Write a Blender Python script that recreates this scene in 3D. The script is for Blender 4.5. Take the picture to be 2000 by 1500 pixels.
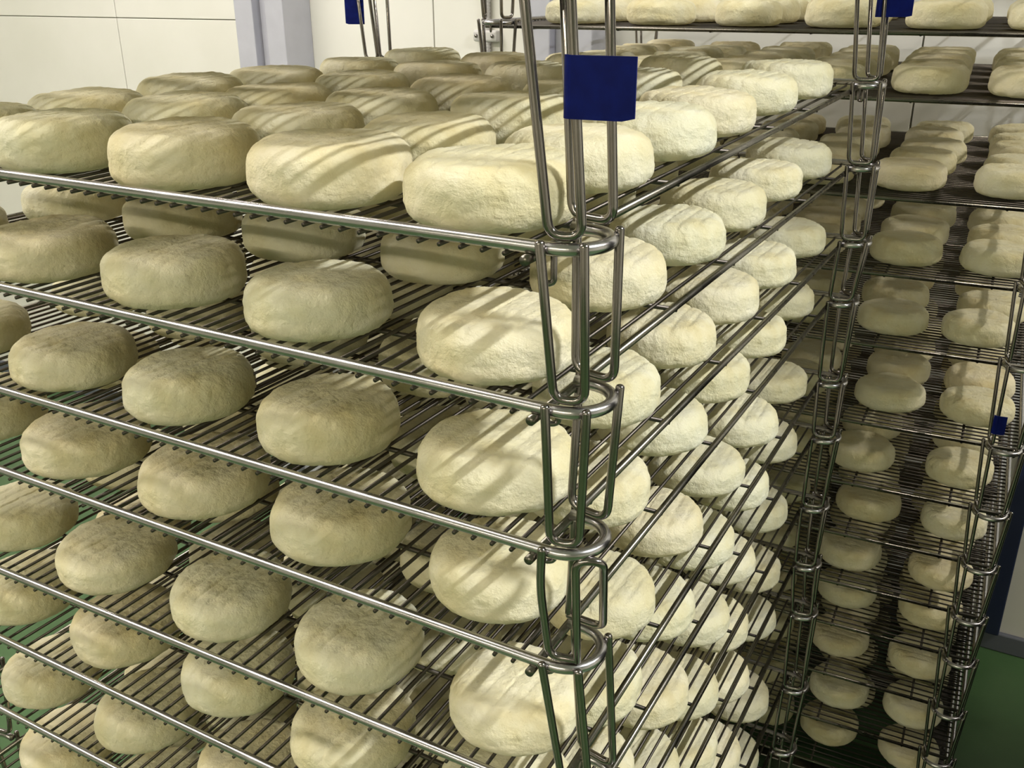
import bpy, math, random
from mathutils import Vector, Matrix, noise

# ------------------------------------------------------------------ reset
for o in list(bpy.data.objects):
    bpy.data.objects.remove(o, do_unlink=True)
scene = bpy.context.scene
COL = scene.collection
Z0 = 1.58                       # height of the front rack's top visible tray above the floor

# ------------------------------------------------------------------ camera
def make_camera():
    pitch, yaw, roll = math.radians(22.649), math.radians(29.068), math.radians(-0.196)
    f = Vector((-math.sin(yaw)*math.cos(pitch), math.cos(yaw)*math.cos(pitch), -math.sin(pitch)))
    r = Vector((math.cos(yaw), math.sin(yaw), 0)); u = r.cross(f)
    r2 = r*math.cos(roll)+u*math.sin(roll); u2 = -r*math.sin(roll)+u*math.cos(roll)
    m = Matrix((( r2.x, u2.x, -f.x, 0.25521), (r2.y, u2.y, -f.y, -0.49378), (r2.z, u2.z, -f.z, 0.14210+Z0), (0, 0, 0, 1)))
    c = bpy.data.cameras.new('camera'); c.sensor_width = 36; c.lens = 1870.4/2000*36
    c.clip_start = 0.02; c.clip_end = 40
    o = bpy.data.objects.new('camera', c); COL.objects.link(o); o.matrix_world = m
    scene.camera = o
make_camera()

# ------------------------------------------------------------------ world, lights, exposure
w = bpy.data.worlds.new('world'); scene.world = w; w.use_nodes = True
w.node_tree.nodes['Background'].inputs[0].default_value = (0.9, 0.93, 1.0, 1)
w.node_tree.nodes['Background'].inputs[1].default_value = 0.02
scene.view_settings.view_transform = 'Standard'
scene.view_settings.look = 'None'
scene.view_settings.exposure = -0.66
scene.view_settings.gamma = 1.0
scene.view_settings.use_curve_mapping = False

LAMPS = [  # name, location, length axis, length, width, power, colour
    ('aisle', (1.80, 0.24, 3.20), 'Y', 0.5, 0.05, 138, (0.96, 0.975, 1.0)),
    ('end', (2.35, 1.50, 3.20), 'Y', 0.8, 0.06, 80, (1.0, 0.93, 0.84)),
    ('front_fill', (-0.4, -4.0, 3.20), 'X', 3.7, 0.16, 182, (1.0, 0.89, 0.67)),  # added fill behind the camera, lifts the shaded cheese fronts
    ('side', (-2.2, -0.45, 3.20), 'X', 2.5, 0.36, 88, (1.0, 0.92, 0.85)),
    ('back',  (-2.15, 1.20, 3.20), 'X', 1.25, 0.10, 46, (1.0, 0.93, 0.93)),
]
for nm, loc, ax, ln, wd, pw, colr in LAMPS:
    l = bpy.data.lights.new('tube_light_'+nm, 'AREA'); l.shape = 'RECTANGLE'
    l.size = ln if ax == 'X' else wd; l.size_y = wd if ax == 'X' else ln
    l.energy = pw; l.color = colr
    o = bpy.data.objects.new('tube_light_'+nm, l); COL.objects.link(o); o.location = loc

# ------------------------------------------------------------------ materials
def mat(name, base=(0.8, 0.8, 0.8), rough=0.5, metal=0.0):
    m = bpy.data.materials.new(name); m.use_nodes = True
    nt = m.node_tree; b = nt.nodes['Principled BSDF']
    b.inputs['Base Color'].default_value = (*base, 1); b.inputs['Roughness'].default_value = rough
    b.inputs['Metallic'].default_value = metal
    return m, nt, b
def noise_node(nt, scale, detail=3, coord='Object', rough=0.55):
    tc = nt.nodes.new('ShaderNodeTexCoord'); n = nt.nodes.new('ShaderNodeTexNoise')
    n.inputs['Scale'].default_value = scale; n.inputs['Detail'].default_value = detail
    n.inputs['Roughness'].default_value = rough
    nt.links.new(tc.outputs[coord], n.inputs['Vector']); return n
def ramp(nt, src, stops):
    r = nt.nodes.new('ShaderNodeValToRGB'); e = r.color_ramp.elements
    while len(e) < len(stops): e.new(0.5)
    for k, (p, c) in enumerate(stops): e[k].position = p; e[k].color = (*c, 1)
    nt.links.new(src, r.inputs[0]); return r
def bump(nt, b, src, strength, dist):
    n = nt.nodes.new('ShaderNodeBump'); n.inputs['Strength'].default_value = strength
    n.inputs['Distance'].default_value = dist
    nt.links.new(src, n.inputs['Height']); nt.links.new(n.outputs[0], b.inputs['Normal']); return n

def cheese_material():
    m, nt, b = mat('bloomy_rind', rough=0.88)
    n1 = noise_node(nt, 22, 4); n2 = noise_node(nt, 260, 5, rough=0.65); n3 = noise_node(nt, 70, 4)
    c = ramp(nt, n1.outputs[0], [(0.3, (0.77, 0.69, 0.41)), (0.5, (0.84, 0.79, 0.55)), (0.7, (0.88, 0.845, 0.66))])
    info = nt.nodes.new('ShaderNodeObjectInfo')
    tint = ramp(nt, info.outputs['Random'], [(0.0, (0.93, 0.90, 0.83)), (0.5, (1, 1, 1)), (1.0, (1.0, 0.95, 0.90))])
    mx = nt.nodes.new('ShaderNodeMix'); mx.data_type = 'RGBA'; mx.blend_type = 'MULTIPLY'; mx.inputs[0].default_value = 1
    nt.links.new(c.outputs[0], mx.inputs[6]); nt.links.new(tint.outputs[0], mx.inputs[7])
    nt.links.new(mx.outputs[2], b.inputs['Base Color'])
    add = nt.nodes.new('ShaderNodeMath'); add.operation = 'MULTIPLY_ADD'; add.inputs[1].default_value = 2.2
    nt.links.new(n3.outputs[0], add.inputs[0]); nt.links.new(n2.outputs[0], add.inputs[2])
    bump(nt, b, add.outputs[0], 0.9, 0.0014)
    b.inputs['Specular IOR Level'].default_value = 0.15
    b.inputs['Sheen Weight'].default_value = 0.12
    return m
M_CHEESE = cheese_material()

def steel_material(name, base, rough):
    m, nt, b = mat(name, base, rough, 1.0)
    n = noise_node(nt, 16, 2)
    r = ramp(nt, n.outputs[0], [(0.3, (rough*0.75,)*3), (0.75, (rough*1.35,)*3)])
    nt.links.new(r.outputs[0], b.inputs['Roughness'])
    c = ramp(nt, noise_node(nt, 9, 2).outputs[0], [(0.3, tuple(x*0.82 for x in base)), (0.7, base)])
    nt.links.new(c.outputs[0], b.inputs['Base Color'])
    return m
M_STEEL = steel_material('polished_steel', (0.29, 0.265, 0.25), 0.17)
M_ROD = steel_material('dull_steel_rod', (0.20, 0.185, 0.155), 0.27)
M_WIRE = steel_material('drawn_steel_wire', (0.115, 0.10, 0.085), 0.42)
M_RAIL = steel_material('steel_rail', (0.52, 0.50, 0.505), 0.26)

def tape_material():
    m, nt, b = mat('blue_tape', (0.006, 0.016, 0.17), 0.5)
    c = ramp(nt, noise_node(nt, 90, 3).outputs[0], [(0.35, (0.0015, 0.006, 0.105)), (0.7, (0.0025, 0.010, 0.15))])
    b.inputs['Specular IOR Level'].default_value = 0.12
    nt.links.new(c.outputs[0], b.inputs['Base Color']); return m
M_TAPE = tape_material()

def wall_material():
    m, nt, b = mat('cream_wall_panel', (0.80, 0.79, 0.70), 0.45)
    c = ramp(nt, noise_node(nt, 3.0, 4).outputs[0], [(0.3, (0.77, 0.755, 0.685)), (0.7, (0.82, 0.80, 0.74))])
    nt.links.new(c.outputs[0], b.inputs['Base Color'])
    bump(nt, b, noise_node(nt, 9, 3).outputs[0], 0.25, 0.004); return m
M_WALL = wall_material()
M_JOINT = mat('joint_sealant', (0.50, 0.50, 0.44), 0.6)[0]
def floor_material():
    m, nt, b = mat('green_resin_floor', (0.09, 0.26, 0.08), 0.38)
    c = ramp(nt, noise_node(nt, 6, 5).outputs[0], [(0.3, (0.050, 0.110, 0.040)), (0.7, (0.070, 0.145, 0.055))])
    nt.links.new(c.outputs[0], b.inputs['Base Color'])
    bump(nt, b, noise_node(nt, 220, 3).outputs[0], 0.3, 0.001); return m
M_FLOOR = floor_material()
def paint(name, base, rough=0.5, metal=0.0):
    m, nt, b = mat(name, base, rough, metal)
    c = ramp(nt, noise_node(nt, 14, 3).outputs[0], [(0.3, tuple(x*0.92 for x in base)), (0.7, base)])
    nt.links.new(c.outputs[0], b.inputs['Base Color']); return m
M_ALU = paint('lavender_grey_profile', (0.50, 0.50, 0.56), 0.4)
M_NAVY = paint('navy_trim', (0.012, 0.02, 0.06), 0.45)
M_SKIRT = paint('grey_skirting', (0.13, 0.14, 0.17), 0.5)
M_PIPE = paint('grey_conduit', (0.62, 0.60, 0.58), 0.5)
M_CEIL = paint('pale_grey_ceiling', (0.70, 0.70, 0.66), 0.6)
M_BLACK = paint('black_rubber', (0.01, 0.01, 0.01), 0.6)
def emit(name, colr, s):
    m = bpy.data.materials.new(name); m.use_nodes = True
    b = m.node_tree.nodes['Principled BSDF']
    b.inputs['Emission Color'].default_value = (*colr, 1); b.inputs['Emission Strength'].default_value = s
    return m
M_TUBE = emit('lamp_diffuser', (1, 0.97, 0.88), 30.0)

# ------------------------------------------------------------------ helpers
def me_from(name, verts, faces, material, smooth=True):
    me = bpy.data.meshes.new(name); me.from_pydata([tuple(v) for v in verts], [], faces); me.update()
    if smooth: me.polygons.foreach_set('use_smooth', [True]*len(me.polygons))
    me.materials.append(material); return me
def obj(name, me, parent=None, loc=None):
    o = bpy.data.objects.new(name, me); COL.objects.link(o)
    if parent is not None: o.parent = parent
    if loc is not None: o.location = loc
    return o
def empty(name, M):
    o = bpy.data.objects.new(name, None); COL.objects.link(o); o.empty_display_size = 0.02
    o.matrix_world = M; return o
def tag(o, label=None, cat=None, group=None, kind=None):
    if label: o['label'] = label
    if cat: o['category'] = cat
    if group: o['group'] = group
    if kind: o['kind'] = kind
    return o

def tube_geo(pts, r, n=10, dome=False):
    """swept round bar along a polyline; returns verts, faces"""
    pts = [Vector(p) for p in pts]; V, F = [], []
    T = []
    for i in range(len(pts)):
        a = pts[max(i-1, 0)]; b = pts[min(i+1, len(pts)-1)]; T.append((b-a).normalized())
    ref = Vector((0, 0, 1)) if abs(T[0].z) < 0.9 else Vector((1, 0, 0))
    N = (ref-T[0]*ref.dot(T[0])).normalized()
    rings = []
    for i, p in enumerate(pts):
        N = (N-T[i]*N.dot(T[i])).normalized(); rings.append((p, T[i], N.copy(), r))
    if dome:
        p, t, nn, _ = rings[0]; pre = [(p-t*r*math.sin(a)*0.7, t, nn, max(r*math.cos(a), 1e-5)) for a in (1.35, 0.95, 0.5)]
        p, t, nn, _ = rings[-1]; post = [(p+t*r*math.sin(a)*0.7, t, nn, max(r*math.cos(a), 1e-5)) for a in (0.5, 0.95, 1.35)]
        rings = pre+rings+post
    for p, t, nn, rr in rings:
        bi = t.cross(nn)
        for k in range(n):
            a = 2*math.pi*k/n; V.append(p+nn*(rr*math.cos(a))+bi*(rr*math.sin(a)))
    for i in range(len(rings)-1):
        for k in range(n):
            k2 = (k+1) % n; F.append((i*n+k, i*n+k2, (i+1)*n+k2, (i+1)*n+k))
    F.append(tuple(reversed(range(n)))); F.append(tuple(range((len(rings)-1)*n, len(rings)*n)))
    return V, F
def tube(name, pts, r, material, n=10, dome=False):
    V, F = tube_geo(pts, r, n, dome); return me_from(name, V, F, material)
def fillet(pts, rad, seg=6):
    pts = [Vector(p) for p in pts]; out = [pts[0]]
    for i in range(1, len(pts)-1):
        p = pts[i]; a = (pts[i-1]-p); b = (pts[i+1]-p)
        d = min(rad, a.length*0.48, b.length*0.48)
        A = p+a.normalized()*d; B = p+b.normalized()*d
        for k in range(seg+1):
            t = k/seg; out.append(A*(1-t)**2+p*2*t*(1-t)+B*t*t)
    out.append(pts[-1]); return out
def box_geo(x0, x1, y0, y1, z0, z1, bev=0.0):
    if bev <= 0:
        V = [(x, y, z) for x in (x0, x1) for y in (y0, y1) for z in (z0, z1)]
        F = [(0, 1, 3, 2), (4, 6, 7, 5), (0, 4, 5, 1), (2, 3, 7, 6), (0, 2, 6, 4), (1, 5, 7, 3)]
        return [Vector(v) for v in V], F
    import bmesh
    bm = bmesh.new(); bmesh.ops.create_cube(bm, size=1)
    for v in bm.verts:
        v.co = Vector(((x0+x1)/2+v.co.x*(x1-x0), (y0+y1)/2+v.co.y*(y1-y0), (z0+z1)/2+v.co.z*(z1-z0)))
    bmesh.ops.bevel(bm, geom=list(bm.edges), offset=bev, segments=2, affect='EDGES', profile=0.5)
    bm.verts.index_update(); V = [v.co.copy() for v in bm.verts]; F = [tuple(v.index for v in f.verts) for f in bm.faces]
    bm.free(); return V, F
def box(name, *a, m=None, bev=0.0):
    V, F = box_geo(*a, bev); return me_from(name, V, F, m, smooth=False)
def joined(parts):
    V, F = [], []
    for v, f in parts:
        o = len(V); V += list(v); F += [tuple(i+o for i in q) for q in f]
    return V, F

# ------------------------------------------------------------------ the room
XL, XR, YF, YB, ZC = -4.6, 4.6, -6.5, 2.08, 3.30
tag(obj('floor', box('floor', XL, XR, YF, YB+0.1, -0.1, 0, m=M_FLOOR)), 'green resin floor of the ripening room', kind='structure')
tag(obj('ceiling', box('ceiling', XL, XR, YF, YB+0.1, ZC, ZC+0.1, m=M_CEIL)), kind='structure')
tag(obj('wall_left', box('wall_left', XL-0.1, XL, YF, YB+0.1, 0, ZC, m=M_WALL)), kind='structure')
tag(obj('wall_right', box('wall_right', XR, XR+0.1, YF, YB+0.1, 0, ZC, m=M_WALL)), kind='structure')
tag(obj('wall_front', box('wall_front', XL, XR, YF-0.1, YF, 0, ZC, m=M_WALL)), kind='structure')
wb = tag(obj('wall_back', box('wall_back', XL, XR, YB+0.012, YB+0.1, 0, ZC, m=M_JOINT)), 'cream sandwich panel wall with narrow joints behind the racks', kind='structure')
seams = [XL, -4.207, -2.824, -2.06, -1.441, -0.059, 1.324, 2.707, 4.09, XR]
for a, b in zip(seams, seams[1:]):
    g = 0.0022
    spans = [(0.0, Z0+0.034), (Z0+0.034, ZC)] if b < -2.0 else [(0.0, ZC)]
    for z0, z1 in spans:
        obj('panel', box('panel', a+g, b-g, YB, YB+0.03, z0+0.0015, z1-0.0015, m=M_WALL, bev=0.0018), wb)
tag(obj('baseboard_back', box('baseboard_back', XL, XR, YB-0.016, YB, 0, 0.058, m=M_SKIRT, bev=0.004)), kind='structure')
tag(obj('trim_1', box('trim_1', 0.325, 0.372, YB-0.03, YB, 0.058, ZC, m=M_NAVY, bev=0.004)), 'dark navy vertical strip on the wall beside the rear rack', kind='structure')

def column(x1, name, label):
    """boxed profile with an open slot in its face, standing against the back wall; x1 = its aisle-side face"""
    x0 = x1-0.202; y0 = YB-0.133
    e = empty(name, Matrix.Translation((x0, YB, 0)))
    P = lambda nm, a, b, c, d, m: obj(nm, box(nm, a, b, c-YB, d-YB, 0, ZC, m=m, bev=0.003), e)
    P('profile_face', 0.0, 0.076, y0, YB, M_ALU); P('profile_face', 0.129, 0.202, y0, YB, M_ALU)
    P('slot_back', 0.076, 0.129, y0+0.035, YB, M_ALU)
    tag(e, label, 'column'); return e
column(-1.911, 'wall_column', 'lavender grey slotted profile column on the bare stretch of cream wall')
column(-0.857, 'wall_column', 'lavender grey slotted profile column behind the rear rack')

def conduit():
    e = empty('wall_conduit', Matrix.Translation((-1.248, YB-0.013, 0)))
    prof = []; z = 0.06
    n = 12; V, F = [], []; rows = 0
    while z < ZC:
        for dz, r in ((0, 0.0095), (0.0035, 0.0118), (0.007, 0.0095)):
            for k in range(n):
                a = 2*math.pi*k/n; V.append((r*math.cos(a), r*math.sin(a), z+dz))
            rows += 1
        z += 0.0095
    for i in range(rows-1):
        for k in range(n):
            k2 = (k+1) % n; F.append((i*n+k, i*n+k2, (i+1)*n+k2, (i+1)*n+k))
    obj('ribbed_pipe', me_from('ribbed_pipe', V, F, M_PIPE), e)
    for zc in (Z0+0.004, Z0-0.85, Z0+0.9):
        c = obj('clamp', box('clamp', -0.040, 0.040, -0.0145, 0.013, zc-0.016, zc+0.016, m=M_PIPE, bev=0.006), e)
        for sx in (-0.027, 0.027):
            obj('screw', tube('screw', [(sx, -0.013, zc), (sx, -0.0175, zc)], 0.0055, M_STEEL, 12, True), c)
    tag(e, 'pale ribbed conduit clamped upright to the cream wall', 'conduit')
conduit()

for nm, loc, ax, ln, wd, pw, colr in LAMPS:          # the tube fittings that carry the lights, out of frame
    e = empty('ceiling_lamp', Matrix.Translation(loc) @ Matrix.Rotation(0 if ax == 'X' else math.pi/2, 4, 'Z'))
    obj('housing', box('housing', -ln/2-0.05, ln/2+0.05, -0.08, 0.08, 0.03, ZC-loc[2], m=M_CEIL, bev=0.01), e)
    for s in (-1, 1):
        obj('end_cap', box('end_cap', s*(ln/2+0.02)-0.02, s*(ln/2+0.02)+0.02, -0.06, 0.06, 0.004, 0.035, m=M_CEIL, bev=0.004), e)
        obj('tube', tube('tube', [(-ln/2, s*0.04, 0.016), (ln/2, s*0.04, 0.016)], 0.013, M_TUBE, 12), e)
    tag(e, {'side': 'long twin tube ceiling lamp on the far side of the front rack', 'end': 'twin tube ceiling lamp above the aisle end by the rear rack', 'front_fill': 'unseen twin tube fill lamp added behind the camera', 'aisle': 'twin tube ceiling lamp above the aisle beside the front rack', 'back': 'twin tube ceiling lamp near the slotted wall column'}[nm], 'lamp')

# ------------------------------------------------------------------ wire trays
W, L = 0.80, 1.0                 # along the heavy rails (local x), along the grid wires (local y)
RR, RL, RO, RW = 0.0042, 0.0030, 0.0033, 0.0016
ZW = -RR-RW                      # height of the grid wires below the rail axis
PITCH = 0.0154

def rail_path():
    c, R = 0.0145, 0.0253
    right = [(c+R*math.sin(a), R-R*math.cos(a), 0) for a in [math.pi*k/16 for k in range(17)]]
    right.append((0.004, 2*R, 0))
    left = [(-W-x, y, z) for x, y, z in reversed(right)]
    mid = [(-W*k/6, 0, 0) for k in (5, 4, 3, 2, 1)]
    return left+mid+right
ME_RAIL = tube('rail', rail_path(), RR, M_RAIL, 14)
ME_RAIL_FAR = tube('rail', [(x, -y, z) for x, y, z in rail_path()], RR, M_RAIL, 14)
ME_ROD = tube('side_rod', [(0, -0.0065, 0), (0, L/2, 0), (0, L+0.0065, 0)], RO, M_ROD, 12)
ME_WIRE = tube('grid_wire', [(0, -0.003, 0), (0, L+0.003, 0)], RW, M_WIRE, 8)
ME_BAR = tube('cross_bar', [(-W-0.002, 0, 0), (0.002, 0, 0)], 0.0022, M_WIRE, 8)
NW = int(W/PITCH)
WIRE_X = [-(k+1)*W/(NW+1) for k in range(NW)]
BAR_Y = [0.09, 0.254, 0.418, 0.582, 0.746, 0.91]
ME_GRID = me_from('wire_grid', *joined([tube_geo([(x, -0.003, ZW), (x, L+0.003, ZW)], RW, 5) for x in WIRE_X]), M_WIRE)

LEG = dict(TL=(0.0105, -0.0070, 0.0045), FL=(0.0125, 0.0005), FM=(0.0315, 0.0060), TM=(0.0365, -0.0020, 0.0045),
           TR=(0.0385, 0.0450, 0.0045), FR=(0.0345, 0.0440), FB=(0.0040, 0.0500), TB=(0.0040, 0.0575, 0.0045))
FZ = RR+RL+0.0003

class Tray: pass
def build_tray(rack, idx, M, M_low, label, group, single_wires, arch=False, hook_drop=0.012, base_z=None):
    t = Tray(); t.M = M
    e = empty('wire_tray', M); t.e = e
    tag(e, label, 'wire tray', group)
    obj('rail', ME_RAIL, e); obj('rail', ME_RAIL_FAR, e, (0, L, 0))
    obj('side_rod', ME_ROD, e, (0, 0, -RR-RO)); obj('side_rod', ME_ROD, e, (-W, 0, -RR-RO))
    if single_wires:
        for x in WIRE_X: obj('grid_wire', ME_WIRE, e, (x, 0, ZW))
    else:
        tag(obj('wire_grid', ME_GRID, e), 'close-set thin steel grid wires', kind='stuff')
    for y in BAR_Y: obj('cross_bar', ME_BAR, e, (0, y, ZW-RW-0.0021))
    inv = M.inverted()
    for cx in (0, 1):
        for cy in (0, 1):
            mir = lambda p: Vector(((-W-p[0]) if cx else p[0], (L-p[1]) if cy else p[1], p[2]))
            def top(k): return mir(LEG[k])
            def foot(k, dz=0.0):
                p = mir((*LEG[k], FZ+dz))
                if M_low is None: return Vector((p.x, p.y, base_z+RL+dz))
                return inv @ (M_low @ p)
            if arch and not cx and not cy:
                f1 = [top('TL'), top('TL').lerp(foot('FL'), 0.35)+Vector((-0.0035, 0, 0)), foot('FL'), foot('FM')]
                obj('leg_loop', tube('leg_loop', fillet(f1, 0.02, 5), RL, M_STEEL, 12, True), e)
                tA = Vector((0.030, 0.004, -0.004)); tB = Vector((0.047, 0.012, -0.004))
                f2 = [foot('FM', -0.001), tA, tB, foot('FR')+Vector((0, 0, 0.004)), foot('FB')]
                obj('leg_loop', tube('leg_loop', fillet(f2, 0.009), RL, M_STEEL, 12, True), e)
                f3 = [top('TB'), foot('FB', 0.002)]
                obj('leg_loop', tube('leg_loop', f3, RL, M_STEEL, 12, True), e)
            else:
                a = fillet([top('TL'), foot('FL'), foot('FM'), top('TM')], 0.009)
                b = fillet([top('TR'), foot('FR', 0.001), foot('FB', 0.001), top('TB')], 0.010)
                obj('leg_loop', tube('leg_loop', a, RL, M_STEEL, 12, True), e)
                obj('leg_loop', tube('leg_loop', b, RL, M_STEEL, 12, True), e)
            h = [mir(p) for p in ((0.0050, 0.006, -RR+0.001), (0.0050, 0.006, -RR-hook_drop), (0.0115, 0.010, -RR-hook_drop), (0.0115, 0.010, -RR+0.001))]
            obj('locating_hook', tube('locating_hook', fillet(h, 0.0034, 6), 0.0021, M_STEEL, 8, True), e)
    return t

def mat_tray(x, y, z, yaw, tx=0.0, ty=0.0):
    return Matrix.Translation((x, y, z+Z0)) @ Matrix.Rotation(yaw, 4, 'Z') @ Matrix.Rotation(ty, 4, 'X') @ Matrix.Rotation(-tx, 4, 'Y')

AN = ['', 'first', 'second', 'third', 'fourth', 'fifth', 'sixth', 'seventh', 'eighth', 'ninth', 'tenth', 'eleventh', 'twelfth', 'thirteenth']

# front rack: (z, dx, dy, yaw, tilt x, tilt y); the first carries the blue tape and stands above the frame
A_ROWS = [(0.152, -0.017, -0.006, 0.0, 0.0, 0.004),
          (0.0, -0.0038, -0.0065, 0.0019, -0.0018, 0.0116),
          (-0.1036, -0.0001, -0.0046, -0.0010, -0.0035, 0.0015),
          (-0.2076, -0.0018, -0.0034, -0.0065, 0.0039, -0.0049),
          (-0.3035, -0.0025, -0.0004, -0.0007, -0.0017, -0.0026),
          (-0.4365, 0.0071, 0.0094, 0.0111, 0.0004, -0.0054),
          (-0.5353, -0.0010, -0.0018, -0.0017, -0.0014, 0.0017),
          (-0.6594, -0.0011, 0.0067, 0.0024, 0.0001, -0.0065),
          (-0.7756, -0.0008, -0.0001, 0.0014, 0, 0),
          (-0.8743, 0.0014, 0.0002, -0.0024, 0, 0),
          (-1.0343, 0.0022, 0.0004, -0.0039, 0, 0),
          (-1.1805, 0.0003, 0.0001, -0.0005, 0, 0),
          (-1.2950, 0.0, 0.0, 0.0, 0, 0)]
A_M = [mat_tray(r[1], r[2], r[0], r[3], r[4], r[5]) for r in A_ROWS]
BASE_Z = 0.175                    # top of the rolling bases
TRAYS_A = []
for i, M in enumerate(A_M):
    low = A_M[i+1] if i+1 < len(A_M) else None
    if i == 0: lab = 'uppermost steel wire tray of the front rack, blue tape on its tall legs'
    else: lab = 'steel wire tray in the front rack, %s below the blue tape' % (['first', 'second', 'third', 'fourth', 'fifth', 'sixth', 'seventh', 'eighth', 'ninth', 'tenth', 'eleventh', 'twelfth'][i-1])
    TRAYS_A.append(build_tray('front', i, M, low, lab, 'stacked wire trays of the front rack', True, arch=(i == 3),
                              hook_drop=0.020 if i == 1 else 0.009, base_z=BASE_Z-(M.translation.z)))

# rear rack: turned a quarter, so its grid wires run along the aisle
B_Z = [0.20, 0.0784, -0.020, -0.175, -0.302, -0.429, -0.577, -0.701, -0.809, -0.917, -1.012, -1.131, -1.248, -1.36]
BYAW = math.radians(2.37)
B_M = [mat_tray(-0.698, 1.138, z, BYAW-math.pi/2) for z in B_Z]
TRAYS_B = []
for i, M in enumerate(B_M):
    low = B_M[i+1] if i+1 < len(B_M) else None
    lab = 'empty steel wire tray topping the rear rack, only its legs showing' if i == 0 else 'steel wire tray in the rear rack, %s loaded tray down' % AN[i]
    TRAYS_B.append(build_tray('rear', i, M, low, lab, 'stacked wire trays of the rear rack', False, base_z=BASE_Z-M.translation.z))

# black crates added out of view to shade the rear rack and floor
def crate(z, dx, y, label, group):
    e = empty('shade_crate', Matrix.Translation((0.62+dx, y, z)))
    w_, d_, h_, t_ = 0.40, 0.50, 0.255, 0.012
    obj('base', box('base', 0, w_, 0, d_, 0, t_, m=M_BLACK, bev=0.003), e)
    for a in ((0, t_, 0, d_), (w_-t_, w_, 0, d_), (t_, w_-t_, 0, t_), (t_, w_-t_, d_-t_, d_)):
        obj('side_panel', box('side_panel', *a, t_, h_, m=M_BLACK, bev=0.002), e)
    for a in ((-0.012, 0, -0.012, d_+0.012), (w_, w_+0.012, -0.012, d_+0.012), (0, w_, -0.012, 0), (0, w_, d_, d_+0.012)):
        obj('rim', box('rim', *a, h_-0.025, h_, m=M_BLACK, bev=0.003), e)
    tag(e, label, 'crate', group)
UP = ['first', 'second', 'third', 'fourth', 'fifth', 'sixth', 'seventh', 'eighth', 'ninth']
for k in range(9):
    crate(0.258*k, 0.006*((k*7) % 3), 0.66, 'black crate added for shade, %s up in the tall stack across the aisle' % UP[k], 'tall stack of added shading crates')
for k in range(4):
    crate(0.258*k, 0.006*((k*5) % 3), 1.25, 'black crate added for shade, %s up in the low stack across the aisle' % UP[k], 'low stack of added shading crates')

# blue tape flags, stuck to legs and moving with their tray
def tape(tray, pts, z0, z1, label, thick=0.0007):
    """flag of doubled tape: plan outline pts (world x,y) extruded between z0 and z1 (above tray one), ragged lower corner"""
    inv = tray.M.inverted(); n = len(pts); V, F = [], []
    for s in (0, 1):
        for k, (x, y) in enumerate(pts):
            a = Vector(pts[max(k-1, 0)]); b = Vector(pts[min(k+1, n-1)]); d = (b-a).normalized(); nn = Vector((d.y, -d.x))*(thick if s else -thick)
            drop = 0.0016 if k == n-1 else 0.0
            V.append(inv @ Vector((x+nn.x, y+nn.y, z0+Z0+drop))); V.append(inv @ Vector((x+nn.x, y+nn.y, z1+Z0)))
    for k in range(n-1):
        a = 2*k; F += [(a, a+2, a+3, a+1), (2*n+a, 2*n+a+1, 2*n+a+3, 2*n+a+2), (a, 2*n+a, 2*n+a+2, a+2), (a+1, a+3, 2*n+a+3, 2*n+a+1)]
    F += [(0, 1, 2*n+1, 2*n), (2*n-2, 4*n-2, 4*n-1, 2*n-1)]
    o = obj('tape_flag', me_from('tape_flag', V, F, M_TAPE, smooth=False), tray.e); o['label'] = label
    return o
def flag_pts(c, r, start, end, tip, k=8):
    pts = []
    for i in range(k+1):
        a = math.radians(start+(end-start)*i/k); pts.append((c[0]+r*math.cos(a), c[1]+r*math.sin(a)))
    a = Vector(pts[-1])
    for i in range(1, 6): pts.append(tuple(a.lerp(Vector(tip), i/5)))
    return pts
tape(TRAYS_A[0], flag_pts((0.0231, -0.0047), 0.0054, 165, 285, (0.0590, -0.0060)), 0.0745, 0.1075, 'navy blue tape flag folded round a leg of the corner post')
tape(TRAYS_A[0], flag_pts((0.018, 0.952), 0.0042, 170, 300, (0.058, 0.965)), 0.100, 0.135, 'navy blue tape flag on the far corner post')
tape(TRAYS_A[0], flag_pts((-0.851, 0.958), 0.0046, 350, 240, (-0.878, 0.945)), 0.078, 0.125, 'navy blue tape flag on the wall-side corner post')
tape(TRAYS_B[5], flag_pts((0.258, 1.112), 0.0052, 200, 290, (0.272, 1.109)), -0.532, -0.500, 'dark tape flag on the rear rack end post')

# rolling bases under both stacks
def dolly(M, label):
    m = Matrix.Translation((M.translation.x, M.translation.y, 0)) @ Matrix.Rotation(M.to_euler().z, 4, 'Z')
    e = empty('rack_dolly', m)
    t = 0.03; zt = BASE_Z; zb = BASE_Z-0.03
    for y in (0.025, L-0.025): obj('frame_tube', box('frame_tube', -W-0.03, 0.05, y-0.032, y+0.032, zb, zt, m=M_STEEL, bev=0.003), e)
    for x in (-W+0.03, -W/2, -0.03): obj('frame_tube', box('frame_tube', x-t/2, x+t/2, 0.058, L-0.058, zb, zt, m=M_STEEL, bev=0.003), e)
    for x in (-W+0.05, -0.05):
        for y in (0.06, L-0.06):
            c = obj('caster', joined_me('caster', [box_geo(x-0.03, x+0.03, y-0.03, y+0.03, zb-0.006, zb), box_geo(x-0.022, x-0.018, y-0.02, y+0.02, 0.04, zb-0.006), box_geo(x+0.018, x+0.022, y-0.02, y+0.02, 0.04, zb-0.006)], M_STEEL), e)
            obj('wheel', tube('wheel', [(x-0.014, y, 0.055), (x+0.014, y, 0.055)], 0.055, M_BLACK, 20), c)
    tag(e, label, 'dolly')
def joined_me(name, parts, m):
    V, F = joined(parts); return me_from(name, V, F, m, smooth=False)
dolly(A_M[-1], 'low steel dolly on casters under the front rack')
dolly(B_M[-1], 'low steel dolly on casters under the rear rack')

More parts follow.
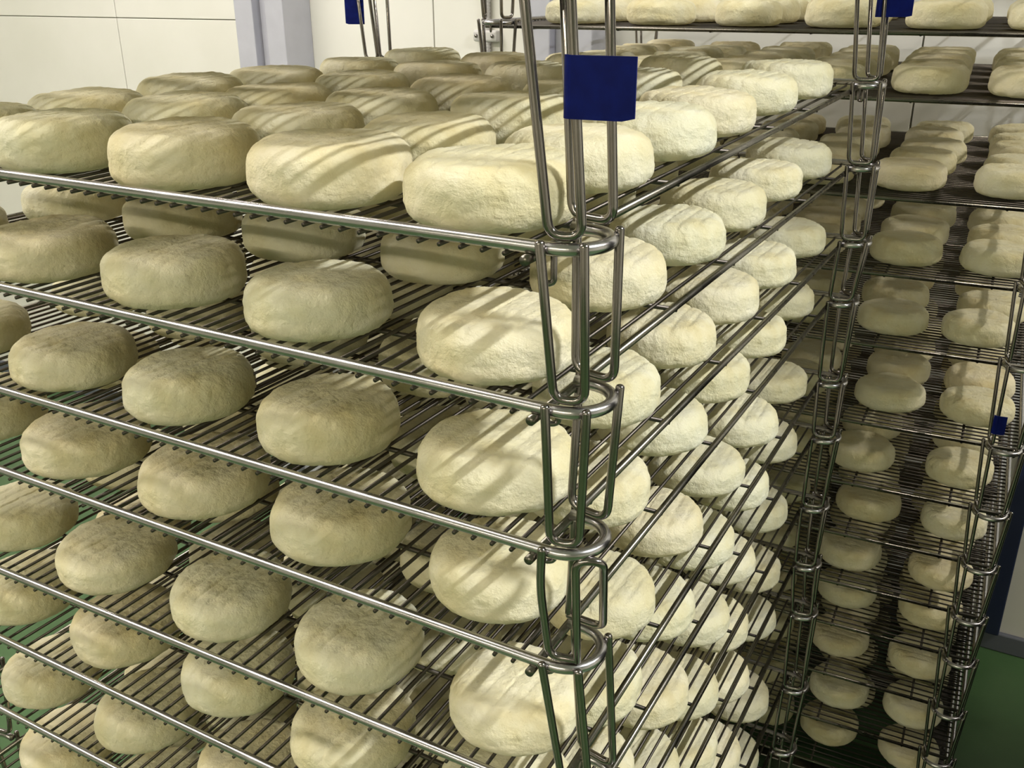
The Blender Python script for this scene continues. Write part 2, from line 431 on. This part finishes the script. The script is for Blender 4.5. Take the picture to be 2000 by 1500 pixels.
# ------------------------------------------------------------------ cheeses
def cheese_geo(seed, seg, rings, groove, R=0.0588, H=0.0207, detail=True):
    rnd = random.Random(seed); off = Vector((rnd.uniform(-50, 50), rnd.uniform(-50, 50), rnd.uniform(-50, 50)))
    cr = rnd.uniform(0.0130, 0.0162); sag = rnd.uniform(0.0005, 0.0022); dome = rnd.uniform(0.0002, 0.0024)
    flat = R-cr; side = 2*(H-cr); arc = math.pi/2*cr
    # arc-length parametrised half section: top flat, shoulder, side, shoulder, bottom flat
    tot = flat+arc+side+arc+flat; V, F = [], []
    ph = rnd.uniform(0, PITCH)
    def sec(s):
        if s < flat: return s, H
        s -= flat
        if s < arc: a = s/cr; return flat+cr*math.sin(a), H-cr+cr*math.cos(a)
        s -= arc
        if s < side: return R, H-cr-s
        s -= side
        if s < arc: a = s/cr; return flat+cr*math.cos(a), -H+cr-cr*math.sin(a)
        return flat-(s-arc), -H
    for i in range(1, rings):
        rr, zz = sec(tot*i/rings)
        for k in range(seg):
            a = 2*math.pi*k/seg
            p = Vector((rr*math.cos(a), rr*math.sin(a), zz))
            lo = noise.noise(p*14+off)
            up = max(0.0, zz/H)
            k1 = 1+0.045*noise.noise(Vector((math.cos(a), math.sin(a), 0))*0.9+off)
            q = Vector((p.x*k1, p.y*k1, p.z))
            q.z += dome*(1-(rr/R)**2)*up+0.0022*lo*up
            q.xy *= 1+sag/R*(0.4-zz/H)
            if detail:
                nrm = Vector((p.x*0.25, p.y*0.25, zz*1.3)).normalized() if rr < flat else Vector((math.cos(a)*(rr-flat)/cr, math.sin(a)*(rr-flat)/cr, (zz-(H-cr if zz > 0 else cr-H))/cr)).normalized()
                d = 0.00120*noise.noise(p*45+off)+0.00070*noise.noise(Vector((p.x, p.y, p.z*1.8))*120+off)+0.00045*noise.noise(p*300+off)
                if zz > 0: d -= groove*up**2*max(0.0, math.cos(2*math.pi*(p.x+ph)/PITCH))**6
                elif zz < -0.9*H: d = min(d, 0.0)
                q += nrm*d
            q.z = max(q.z, -H)
            V.append(q)
    top = len(V); V.append(Vector((0, 0, H+dome+0.0022*noise.noise(Vector((0, 0, H))*14+off)))); V.append(Vector((0, 0, -H)))
    for i in range(rings-2):
        for k in range(seg):
            k2 = (k+1) % seg; F.append((i*seg+k, (i+1)*seg+k, (i+1)*seg+k2, i*seg+k2))
    for k in range(seg):
        k2 = (k+1) % seg; F.append((top, k, k2)); F.append((top+1, (rings-2)*seg+k2, (rings-2)*seg+k))
    return [v+Vector((0, 0, H)) for v in V], F

random.seed(11)
NVAR = 12
ME_CHEESE = [me_from('cheese_round', *cheese_geo(100+k, 128, 60, [0.0008, 0.0013, 0.0018][k % 3]), M_CHEESE) for k in range(NVAR)]
LOW_CHEESE = [cheese_geo(300+k, 22, 12, 0.0, detail=False) for k in range(4)]

A_COLS = [-0.064, -0.225, -0.386, -0.548, -0.712]
A_RW = [0.070, 0.235, 0.396, 0.555, 0.718, 0.885]
A_TOPCOLS = [-0.060, -0.200, -0.345, -0.487, -0.622]
A_TOPRW = [0.067, 0.200, 0.342, 0.490, 0.655, 0.820]
A_PACKC = [-0.068-0.126*k for k in range(6)]
A_PACKR = [0.071+0.130*k for k in range(7)]
B_COLS = [0.220-0.155*k for k in range(6)]
B_RWS = [1.240+0.140*k for k in range(5)]
NUM = ['first', 'second', 'third', 'fourth', 'fifth', 'sixth']
ROWN = ['front row', 'second row', 'third row', 'fourth row', 'fifth row', 'last row']

def shown_a(i, r, c):
    """rounds of the front rack that can be seen clearly: near the rail and along the aisle side"""
    if i == 0 or i >= 12: return False
    if i == 1: return True
    if i <= 6: return r <= 1 or c == 0 or (r == 2 and i in (3, 4, 5))
    if i == 7: return (r == 0 and c >= 2) or r == 1 or (c == 0 and r > 1) or (r == 2 and c <= 2)
    if i == 8: return (r == 0 and c >= 3) or (r == 1 and c >= 3) or (c == 0 and r > 1) or (r == 2 and c == 2)
    if i == 9: return (c == 0 and r >= 3) or (r == 1 and c == 4)
    if i == 10: return c == 0 and r >= 4
    return c == 0 and r == 5
def shown_b(i, r, c):
    if i == 1: return r == 0 or (r == 1 and c >= 1)
    if i == 2: return True
    if i == 3: return c <= 3
    if i <= 6: return c <= 2 and r <= 2 or (i == 4 and c <= 3 and r <= 3)
    return c <= 2 and r <= 1
stuff = {}
count = 0
def put(M, lp, rnd, label, group, single, rack):
    global count
    vi = rnd.randrange(NVAR)
    s = rnd.uniform(0.955, 1.035); sz = rnd.uniform(0.93, 1.04)
    ang = rnd.choice((0, math.pi))+rnd.uniform(-0.10, 0.10)
    X = M @ Matrix.Translation((lp[0], lp[1], -RR+0.0011)) @ Matrix.Rotation(ang, 4, 'Z') @ Matrix.Diagonal((s, s*rnd.uniform(0.98, 1.02), sz, 1))
    if single:
        o = bpy.data.objects.new('cheese_round', ME_CHEESE[vi]); COL.objects.link(o); o.matrix_world = X
        tag(o, label, 'cheese', group); count += 1
        return o
    V, F = LOW_CHEESE[vi % 4]
    stuff.setdefault(rack, []).append(([X @ v for v in V], F))

for i, M in enumerate(A_M):
    rnd = random.Random(40+i)
    cols, rws = (A_TOPCOLS, A_TOPRW) if i == 1 else (A_PACKC, A_PACKR) if i == 0 else (A_COLS, A_RW)
    for r, y in enumerate(rws):
        for c, x in enumerate(cols):
            lp = (x+rnd.uniform(-0.005, 0.001), max(0.066, y+rnd.uniform(-0.006, 0.006)))
            lab = 'cheese round, front rack tray %s below tape, %s, %s from taped post' % (AN[i], ROWN[min(r, 5)], NUM[c])
            put(M, lp, rnd, lab, 'cheese rounds on the front rack trays', shown_a(i, r, c), 'front')
for i, M in enumerate(B_M):
    if i == 0: continue            # the topmost rear tray stands empty
    rnd = random.Random(80+i)
    shx = rnd.uniform(-0.012, 0.012)
    for r, y in enumerate(B_RWS):
        for c, x in enumerate(B_COLS):
            lp = (-(y-1.138)+rnd.uniform(-0.008, 0.008), min(0.925, x+0.698+shx+rnd.uniform(-0.010, 0.010)))
            lab = 'cheese round, rear rack, %s loaded tray down, %s, %s from its taped post' % (AN[i], ROWN[r], NUM[c])
            put(M, lp, rnd, lab, 'cheese rounds on the rear rack trays', shown_b(i, r, c), 'rear')
allparts = [p for v in stuff.values() for p in v]
if allparts:
    V, F = joined(allparts)
    tag(obj('cheese_rounds', me_from('cheese_rounds', V, F, M_CHEESE)), 'remaining cheese rounds set deep inside both racks', 'cheese', 'cheese rounds deep in the racks', 'stuff')
print('single cheeses', count)
